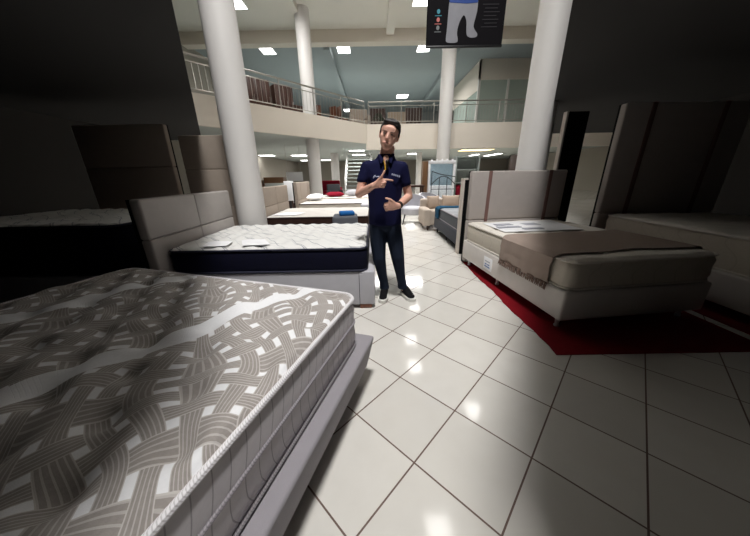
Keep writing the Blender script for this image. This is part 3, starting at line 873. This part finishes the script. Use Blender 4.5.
# window frame, brown post, iron headboard behind the sofa
t = thing('timber_screen', 'narrow upright brown wooden panel left of the white framed window', 'panel', (1.78, 9.8, 0))
obj('board', box((0, 0, .86), (.17, .35, 1.72), .006), M['wood_mid'], t); obj('plinth', box((0, 0, .03), (.22, .42, .06), .004), M['wood_dark'], t)
t = thing('framed_window', 'white framed window display with bluish pane behind the sofa', 'window', (2.40, 9.9, 0))
for x in (-.44, .44): obj('frame_post', box((x, 0, .87), (.07, .08, 1.74), .005), M['paper'], t)
obj('frame_head', box((0, 0, 1.70), (.95, .09, .10), .005), M['paper'], t); obj('frame_sill', box((0, 0, .2), (.88, .1, .4), .005), M['paper'], t)
obj('pane', box((0, .0, 1.03), (.81, .012, 1.25)), M['window_glass'], t, False)
for k in range(5): obj('finial', lathe([(.03, 0), (.035, .03), (.0, .06)], (-.36 + .18 * k, 0, 1.75), 10), M['paper'], t)
t = thing('backdrop', 'pale blue grey display board seen through the white framed window', 'board', (2.74, 11.6, 0))
obj('board', box((0, 0, .86), (1.02, .06, 1.72), .005), M['sky_panel'], t); obj('foot', box((0, 0, .02), (1.02, .5, .04), .004), M['black_metal'], t)
t = thing('sideboard', 'bright white low sideboard seen through the white framed window', 'sideboard', (2.62, 11.0, 0))
obj('body', box((0, 0, .49), (1.0, .4, .78), .01), M['paper'], t)
for sx in (-1, 1): obj('door', box((sx * .245, -.21, .42), (.47, .02, .66), .004), M['paper'], t)
for sx in (-1, 1):
    for sy in (-1, 1): obj('leg', lathe([(.02, 0), (.03, .11)], (sx * .43, sy * .14, 0), 8), M['wood_dark'], t)
t = thing('iron_headboard', 'thin black wrought iron headboard with an arched top behind the sofa', 'headboard', (2.38, 9.5, 0))
arc = [(-.4 + .8 * k / 16, 0, .98 + .26 * math.sin(PI * k / 16)) for k in range(17)]
obj('arch', tube(arc, .014, 8), M['black_metal'], t); obj('crossbar', tube([(-.4, 0, .82), (.4, 0, .82)], .011, 8), M['black_metal'], t)
obj('brace', tube([(-.4, 0, 1.40), (-.1, 0, 1.30), (.4, 0, 1.22)], .013, 8), M['black_metal'], t)
for x in (-.4, -.13, .13, .4): obj('spindle', tube([(x, 0, 0), (x, 0, .98 + .26 * math.sin(PI * (x + .4) / .8) if abs(x) < .4 else 1.41 if x < 0 else 1.23)], .012, 8), M['black_metal'], t)
t = thing('shelf_display', 'grey green display shelf right of the white framed window', 'shelf', (3.35, 10.2, 0))
obj('back_panel', box((0, .15, .95), (.8, .03, 1.9)), M['grey_panel'], t)
for x in (-.4, .4): obj('side_panel', box((x, 0, .95), (.04, .34, 1.9)), M['grey_panel'], t)
for z in (.1, .55, 1.0, 1.45, 1.88): obj('shelf_board', box((0, 0, z), (.78, .32, .03)), M['grey_panel'], t)
t = thing('red_box', 'red storage box on the grey green display shelf', 'box', (3.18, 10.15, 1.016 - .45))
obj('body', box((0, 0, .16), (.32, .22, .32), .01), M['red_cloth'], t); obj('lid', box((0, 0, .335), (.34, .24, .03), .008), M['red_cloth'], t)
cabinet('dark brown tall cabinet beyond the right column', (6.3, 11.6, 0), 0, 1.2, .6, 2.0, M['wood_dark'])

# ---------------------------------------------------------------- DIM SIDE BAYS
bed_base('bed_base', 'dim grey bed base under the tall navy mattress at far left', (-3.35, 3.12, 0), 0, 2.0, 1.42, .05, .42, M['light_grey'], M['wood_red'], 'block', .012)
mattress('mattress', 'thick white topped navy mattress in the dim bay at far left', (-3.35, 3.12, .42), 0, 1.94, 1.38, .50, M['white_quilt'], M['navy_border'], M['navy_pipe'], edge_puff, 110, 80)
headboard('headboard', 'tall tan headboard with seams on display in dim left bay, left one', (-4.15, 4.9, 0), 0, 1.5, 2.15, .12, M['tan'], (.8, 1.5), ())
headboard('headboard', 'tall tan headboard on display in dim left bay, nearer the column', (-2.95, 5.1, 0), 0, .8, 2.0, .12, M['tan'], (.8, 1.45), ())
bed_base('bed_base', 'cream bed base on a red rug in dim right bay', (3.95, 2.75, .006), 0, 1.5, 1.95, .10, .40, M['offwhite_base'], M['chrome'], 'peg', .022)
mattress('mattress', 'cream mattress in the dim bay at far right', (3.95, 2.75, .406), 0, 1.46, 1.9, .34, M['beige_quilt'], M['beige_border'], M['cream_pipe'], puff(.26, .009), 50, 60)
headboard('headboard', 'tall grey beige headboard with brown strap in dim right bay', (3.95, 3.80, 0), 0, 1.6, 2.1, .12, M['grey_beige'], (.75,), (), straps=((-.45, .06), (.45, .06)))
tag(obj('red_rug', box2(3.1, 4.85, 1.55, 3.72, 0, .006), M['red_rug'], None, False), 'red rug under the cream bed in dim right bay', 'rug')
t = thing('display_panel', 'tall black panel with a pale edge in the dim right bay', 'panel', (3.25, 4.75, 0))
obj('board', box((0, 0, 1.1), (.34, .06, 2.2), .004), M['black'], t); obj('edge_trim', box((-.185, -.01, 1.1), (.03, .09, 2.2), .003), M['pale_edge'], t)

# ---------------------------------------------------------------- PERSON
RT = Vector((.17, 2.68, 0))
def ell(c, r, sub=2):
    """vertices of an ellipsoid"""
    bm = bmesh.new(); bmesh.ops.create_icosphere(bm, subdivisions=sub, radius=1)
    if not isinstance(r, (tuple, list)): r = (r, r, r)
    v = [Vector((p.co.x * r[0] + c[0], p.co.y * r[1] + c[1], p.co.z * r[2] + c[2])) for p in bm.verts]; bm.free()
    return v
def hull(bm, items, T=None):
    vs = []
    for c, r in items:
        for p in ell(c, r): vs.append(bm.verts.new(T @ p if T else p))
    res = bmesh.ops.convex_hull(bm, input=vs)
    bmesh.ops.delete(bm, geom=list({g for g in res['geom_interior'] + res['geom_unused'] if isinstance(g, bmesh.types.BMVert)}), context='VERTS')
def chain(bm, pts, T=None):
    for a, b in zip(pts, pts[1:]): hull(bm, [a, b], T)
def skin_mesh(name, bm, m, parent, voxel=.007, smooth_it=6, fac=.5):
    """melts the overlapping closed forms into one continuous surface"""
    me = bpy.data.meshes.new(name + '_form'); bmesh.ops.recalc_face_normals(bm, faces=bm.faces); bm.to_mesh(me); bm.free()
    o = bpy.data.objects.new(name, me); COL.objects.link(o)
    md = o.modifiers.new('remesh', 'REMESH'); md.mode = 'VOXEL'; md.voxel_size = voxel; md.use_smooth_shade = True
    sm = o.modifiers.new('smooth', 'SMOOTH'); sm.factor = fac; sm.iterations = smooth_it
    dg = bpy.context.evaluated_depsgraph_get(); dg.update()
    nm = bpy.data.meshes.new_from_object(o.evaluated_get(dg)); nm.name = name
    o.modifiers.clear(); o.data = nm; bpy.data.meshes.remove(me)
    nm.materials.clear(); nm.materials.append(m)
    for p_ in nm.polygons: p_.use_smooth = True
    nm.transform(Matrix.Translation(-RT)); o.parent = parent
    return o
man = thing('person', 'man in navy polo and dark jeans standing in the aisle, pointing sideways', 'person', tuple(RT))
# joints (world metres)
SA, EA, WA, HA = (-.055, 2.69, 1.375), (-.140, 2.64, 1.135), (-.005, 2.485, 1.213), (.058, 2.462, 1.243)
SB, EB, WB, HB_ = (.268, 2.69, 1.365), (.345, 2.70, 1.100), (.222, 2.500, 1.030), (.150, 2.470, 1.040)
HC = Vector((.147, 2.650, 1.634))
TH = Matrix.Translation(HC) @ Euler((math.radians(4), math.radians(15), math.radians(-8))).to_matrix().to_4x4() @ Matrix.Diagonal((1.12, 1.06, 1.0, 1))
bm = bmesh.new()
# torso, legs (kept inside the clothes), neck
hull(bm, [((.11, 2.70, .93), (.14, .09, .09)), ((.108, 2.70, 1.20), (.145, .095, .12))])
hull(bm, [((.108, 2.70, 1.20), (.145, .095, .12)), (SA, .045), (SB, .045), ((.11, 2.70, 1.41), (.08, .055, .04))])
for pts in ([((.035, 2.70, .90), .075), ((.045, 2.67, .48), .045), ((.110, 2.775, .10), .036)], [((.195, 2.70, .90), .075), ((.240, 2.67, .49), .045), ((.312, 2.775, .10), .036)]): chain(bm, pts)
for pts in ([((.110, 2.775, .08), .026), ((.100, 2.74, .05), .022)], [((.310, 2.775, .08), .026), ((.340, 2.75, .05), .018)]): chain(bm, pts)
hull(bm, [((.112, 2.70, 1.42), (.072, .066, .03)), ((.138, 2.680, 1.54), (.068, .064, .03))])
# arms
chain(bm, [(SA, .05), ((-.10, 2.665, 1.255), .047), (EA, .040), (tuple(Vector(EA).lerp(Vector(WA), .35)), .041), (WA, (.029, .026, .029))])
chain(bm, [(SB, .05), ((.31, 2.695, 1.235), .046), (EB, .040), (tuple(Vector(EB).lerp(Vector(WB), .35)), .040), (WB, (.028, .026, .029))])
# head
hull(bm, [((0, .015, .045), (.076, .094, .085)), ((0, .02, -.01), (.070, .085, .07))], TH)
hull(bm, [((0, -.02, .0), (.066, .068, .07)), ((0, -.036, -.066), (.056, .050, .04)), ((0, -.062, -.098), (.032, .024, .018))], TH)
hull(bm, [((0, -.074, .028), (.052, .014, .012)), ((0, -.070, .06), (.055, .016, .02))], TH)                 # brow
hull(bm, [((0, -.090, .012), (.008, .007, .010)), ((0, -.105, -.024), (.011, .009, .008)), ((0, -.086, -.030), (.016, .010, .008))], TH)   # nose
hull(bm, [((-.020, -.080, -.062), (.010, .008, .010)), ((.020, -.080, -.062), (.010, .008, .010)), ((0, -.087, -.060), (.010, .008, .010))], TH)
for s in (-1, 1):
    hull(bm, [((s * .044, -.058, -.010), (.020, .020, .020)), ((s * .038, -.056, -.048), (.020, .018, .020))], TH)   # cheeks
    hull(bm, [((s * .079, .018, .018), (.008, .018, .022)), ((s * .075, .010, -.022), (.007, .010, .014))], TH)      # ears
def hand(bm, wrist, palm, nrm, index, fingers, thumb):
    hull(bm, [(wrist, (.026, .022, .026)), (palm[0], .017), (palm[1], .017), (palm[2], .016), (palm[3], .016)])
    for f in fingers: chain(bm, [(p_, r_) for p_, r_ in zip(f, (.0105, .0098, .0092, .0082))])
    chain(bm, [(p_, r_) for p_, r_ in zip(thumb, (.014, .0115, .0105, .009))])
# right hand (left in the picture): index points across, thumb up, the rest curled
w = Vector(WA)
def P3(dx, dy, dz, o): return (o.x + dx, o.y + dy, o.z + dz)
o = w
hand(bm, WA, [P3(.03, -.010, .030, o), P3(.085, -.016, .052, o), P3(.085, -.012, .000, o), P3(.03, -.006, -.006, o)], None, None, [
    [P3(.085, -.016, .052, o), P3(.125, -.020, .050, o), P3(.152, -.022, .046, o), P3(.175, -.022, .043, o)],
    [P3(.088, -.022, .034, o), P3(.112, -.040, .030, o), P3(.098, -.058, .026, o), P3(.076, -.052, .026, o)],
    [P3(.086, -.022, .014, o), P3(.106, -.040, .008, o), P3(.093, -.056, .006, o), P3(.072, -.050, .008, o)],
    [P3(.080, -.018, -.006, o), P3(.097, -.034, -.012, o), P3(.085, -.048, -.012, o), P3(.067, -.043, -.008, o)]],
    [P3(.045, -.016, .045, o), P3(.078, -.028, .078, o), P3(.094, -.030, .104, o), P3(.102, -.030, .124, o)])
# left hand (right in the picture): loosely closed, palm to the belly, thumb over the top
o = Vector(WB)
hand(bm, WB, [P3(-.03, -.012, .026, o), P3(-.080, -.026, .036, o), P3(-.080, -.022, -.022, o), P3(-.03, -.008, -.020, o)], None, None, [
    [P3(-.080, -.026, .034, o), P3(-.112, -.020, .028, o), P3(-.122, .006, .020, o), P3(-.108, .020, .016, o)],
    [P3(-.082, -.028, .014, o), P3(-.117, -.022, .006, o), P3(-.127, .006, .000, o), P3(-.110, .020, -.002, o)],
    [P3(-.081, -.027, -.006, o), P3(-.113, -.022, -.014, o), P3(-.122, .004, -.018, o), P3(-.105, .018, -.018, o)],
    [P3(-.078, -.024, -.024, o), P3(-.103, -.020, -.033, o), P3(-.111, .002, -.036, o), P3(-.097, .014, -.034, o)]],
    [P3(-.035, -.018, .032, o), P3(-.068, -.034, .060, o), P3(-.094, -.036, .070, o), P3(-.114, -.034, .074, o)])
skin_mesh('body', bm, M['skin'], man, .0055, 5)
# polo shirt
bm = bmesh.new()
hull(bm, [((.112, 2.70, .835), (.172, .118, .02)), ((.110, 2.70, 1.0), (.168, .118, .06))])
hull(bm, [((.110, 2.70, 1.0), (.168, .118, .06)), ((.108, 2.70, 1.22), (.176, .124, .08))])
hull(bm, [((.108, 2.70, 1.22), (.176, .124, .08)), (SA, (.062, .068, .058)), (SB, (.062, .068, .058)), ((.11, 2.70, 1.425), (.085, .070, .02))])
chain(bm, [(SA, (.066, .070, .062)), ((-.098, 2.672, 1.262), (.066, .068, .040))]); chain(bm, [(SB, (.066, .070, .062)), ((.303, 2.697, 1.225), (.064, .068, .040))])
hull(bm, [((.112, 2.70, 1.425), (.110, .080, .015)), ((.123, 2.692, 1.484), (.076, .074, .010))])
sh = skin_mesh('polo_shirt', bm, M['polo'], man, .008, 8)
# collar, placket, embroidery, microphone, lanyard
def loc(p_): return tuple(Vector(p_) - RT)
for s in (-1, 1):
    bm = bmesh.new(); hull(bm, [((.122 + s * .066, 2.665, 1.478), (.012, .03, .010)), ((.119 + s * .030, 2.614, 1.436), (.010, .008, .010)), ((.117 + s * .045, 2.600, 1.405), (.008, .006, .006))])
    bmesh.ops.translate(bm, vec=-RT, verts=bm.verts); obj('collar', bm, M['polo'], sh)
bm = bmesh.new(); hull(bm, [((.118, 2.610, 1.445), (.026, .012, .03)), ((.116, 2.596, 1.385), (.006, .010, .015))]); bmesh.ops.translate(bm, vec=-RT, verts=bm.verts); obj('open_neck', bm, M['skin'], sh)
mk = obj('embroidered_mark', box(loc((.036, 2.567, 1.290)), (.040, .008, .010), .002), M['logo'], sh)
bm = tube([loc((-.002, 2.570, 1.276)), loc((.006, 2.566, 1.288)), loc((.018, 2.566, 1.305))], [.004, .008, .003], 8); obj('embroidered_swoosh', bm, M['logo'], sh)
for k in range(5): obj('embroidered_letter', box(loc((.172 + .0165 * k, 2.568 + .0015 * k, 1.306 - .0045 * k)), (.012, .008, .017), .002), M['logo'], sh)
mc = obj('clip_microphone', lathe([(.009, -.03), (.012, -.02), (.012, .01), (.016, .016), (.016, .03), (.008, .04)], loc((.128, 2.578, 1.392)), 12), M['watch'], man)
mc['label'] = 'black clip-on microphone at the collar'
ly = obj('lanyard', tube([loc((.100, 2.592, 1.425)), loc((.108, 2.574, 1.375)), loc((.110, 2.568, 1.345))], .006, 6), M['yellow'], man); ly['label'] = 'yellow strip at the open collar'
# jeans
bm = bmesh.new()
hull(bm, [((.112, 2.70, .86), (.160, .108, .04)), ((.030, 2.70, .80), (.080, .092, .05)), ((.196, 2.70, .80), (.080, .092, .05))])
for pts in ([((.030, 2.70, .82), (.084, .096, .06)), ((.036, 2.685, .66), .086), ((.045, 2.67, .48), (.072, .074, .064)), ((.078, 2.72, .28), (.054, .060, .05)), ((.106, 2.765, .115), (.050, .058, .03))],
            [((.194, 2.70, .82), (.084, .096, .06)), ((.214, 2.685, .66), .086), ((.240, 2.67, .49), (.072, .074, .064)), ((.276, 2.72, .28), (.054, .060, .05)), ((.308, 2.765, .115), (.050, .058, .03))]): chain(bm, pts)
for c in ((.104, 2.762, .10), (.308, 2.762, .10)): hull(bm, [((c[0], c[1], .10), (.056, .064, .022)), ((c[0] - .004, c[1], .135), (.055, .062, .02))])
skin_mesh('jeans', bm, M['jeans'], man, .008, 5)
# shoes
def shoe(heel, toe):
    h, t_ = Vector(heel), Vector(toe); d = (t_ - h).normalized(); n_ = Vector((-d.y, d.x, 0)); L = (t_ - h).length
    T = Matrix((d, n_, Vector((0, 0, 1)))).transposed().to_4x4(); T.translation = h
    bm = bmesh.new()
    hull(bm, [((.045, 0, .055), (.036, .036, .03)), ((.13, 0, .05), (.04, .040, .026)), ((L - .06, .0, .045), (.045, .044, .022))], T)
    hull(bm, [((.055, 0, .095), (.048, .046, .024)), ((.13, 0, .082), (.036, .040, .022))], T); hull(bm, [((.11, 0, .085), (.036, .040, .022)), ((.19, 0, .058), (.036, .042, .018))], T)
    s_ = skin_mesh('shoe', bm, M['shoe'], man, .006, 4)
    bm = bmesh.new(); pr = []
    for k in range(28):
        a = 2 * PI * k / 28; c, s2 = math.cos(a), math.sin(a)
        x = L / 2 + (L / 2 + .008) * math.copysign(abs(c) ** .75, c); wd = .046 + .011 * max(0, min(1, (x - .1) / .1))
        pr.append((x, wd * math.copysign(abs(s2) ** .8, s2)))
    a = [bm.verts.new(T @ Vector((x, y, .0)) - RT) for x, y in pr]; b = [bm.verts.new(T @ Vector((x, y, .034)) - RT) for x, y in pr]
    bm.faces.new(a[::-1]); bm.faces.new(b)
    for k in range(28): bm.faces.new((a[k], a[(k + 1) % 28], b[(k + 1) % 28], b[k]))
    so = obj('sole', bm, M['sole'], s_); so['label'] = 'white rubber sole'
shoe((.122, 2.835, 0), (.068, 2.565, 0)); shoe((.306, 2.835, 0), (.412, 2.585, 0))
# hair, brows, eyes, lips, watch
bm = bmesh.new()
hull(bm, [((0, .028, .070), (.083, .092, .078)), ((0, .045, .02), (.080, .080, .06))], TH)
hull(bm, [((-.025, -.036, .108), (.042, .038, .024)), ((.025, -.030, .110), (.042, .040, .024)), ((0, .03, .115), (.06, .06, .03))], TH)
for s in (-1, 1): hull(bm, [((s * .072, .01, .055), (.012, .026, .03)), ((s * .076, .006, .018), (.006, .012, .022))], TH)
hr = skin_mesh('hair', bm, M['hair'], man, .006, 3)
for s in (-1, 1):
    bm = bmesh.new(); hull(bm, [((s * .030, -.082, .012), (.010, .006, .004))], TH); bmesh.ops.translate(bm, vec=-RT, verts=bm.verts); obj('eye', bm, M['eye'], man)
    bm = bmesh.new(); hull(bm, [((s * .018, -.087, .030), (.005, .003, .0025)), ((s * .044, -.080, .032), (.005, .003, .002))], TH); bmesh.ops.translate(bm, vec=-RT, verts=bm.verts); obj('eyebrow', bm, M['hair'], man)
bm = bmesh.new(); hull(bm, [((-.02, -.085, -.061), (.005, .004, .003)), ((0, -.093, -.061), (.010, .004, .005)), ((.02, -.085, -.061), (.005, .004, .003))], TH); bmesh.ops.translate(bm, vec=-RT, verts=bm.verts); obj('lips', bm, M['lips'], man)
dW = (Vector(EB) - Vector(WB)).normalized(); q0 = Vector(WB) + dW * .022
bm = bmesh.new(); T = Matrix.Translation(q0 - RT) @ dW.to_track_quat('Z', 'Y').to_matrix().to_4x4()
ring = [[bm.verts.new(T @ Vector((rr * math.cos(2 * PI * k / 20), rr * math.sin(2 * PI * k / 20), z))) for k in range(20)] for rr, z in ((.029, -.013), (.036, -.013), (.036, .013), (.029, .013))]
for i in range(4):
    for k in range(20): bm.faces.new((ring[i][k], ring[i][(k + 1) % 20], ring[(i + 1) % 4][(k + 1) % 20], ring[(i + 1) % 4][k]))
wt = obj('watch', bm, M['watch'], man); wt['label'] = 'black wristwatch'

# ---------------------------------------------------------------- LIGHT
def area(name, loc, rot, sx, sy, power, col=(1, .985, .965), spread=180):
    l = bpy.data.lights.new(name, 'AREA'); l.shape = 'RECTANGLE'; l.size = sx; l.size_y = sy
    l.energy = power; l.color = col; l.spread = math.radians(spread)
    o = bpy.data.objects.new(name, l); COL.objects.link(o); o.location = loc; o.rotation_euler = rot
    return o
R = math.radians
area('added_key_near', (.15, .35, 7.68), (R(18), 0, 0), .8, .8, 300, spread=130)  # added key light over the camera; the soffit edges bound its beam
for x in (-1.9, 1.9): area('hall_lamp_mid', (x, 8.2, 7.68), (0, 0, 0), .8, .8, 120, spread=75)
for x in (-3.2, 1.0, 5.0): area('hall_lamp_far', (x, 11.2, 7.68), (R(30), 0, 0), .9, .9, 135, spread=120)
for x in (-4, -.2, 3.2): area('upper_lamp', (x, 21, 7.3), (0, 0, 0), 1.5, 1.5, 200, spread=170)
for x, y in ((-5.5, 19), (-.8, 19), (3.5, 19), (8.5, 20), (-5, 26), (1, 27), (8, 27)): area('lower_lamp', (x, y, 2.82), (0, 0, 0), 1.4, 1.0, 85, spread=170)
w = bpy.data.worlds.new('World'); S.world = w; w.use_nodes = True
w.node_tree.nodes['Background'].inputs[0].default_value = (.9, .95, 1, 1)
w.node_tree.nodes['Background'].inputs[1].default_value = .0

# ---------------------------------------------------------------- CAMERA
cam = bpy.data.cameras.new('camera'); cam.sensor_width = 36; cam.lens = 36 * 265 / 750; cam.clip_start = .02
co = bpy.data.objects.new('camera', cam); COL.objects.link(co)
p, r = .33574, -.01737
fw = Vector((0, math.cos(p), -math.sin(p))); up0 = Vector((0, math.sin(p), math.cos(p))); ri0 = Vector((1, 0, 0))
ri = ri0 * math.cos(r) + up0 * math.sin(r); up = ri0 * -math.sin(r) + up0 * math.cos(r)
mw = Matrix((ri, up, -fw)).transposed().to_4x4(); mw.translation = (0, 0, 1.30)
co.matrix_world = mw
S.camera = co
vs = S.view_settings
vs.view_transform = 'Standard'; vs.look = 'None'; vs.gamma = 1; vs.use_curve_mapping = False; vs.exposure = 0.0
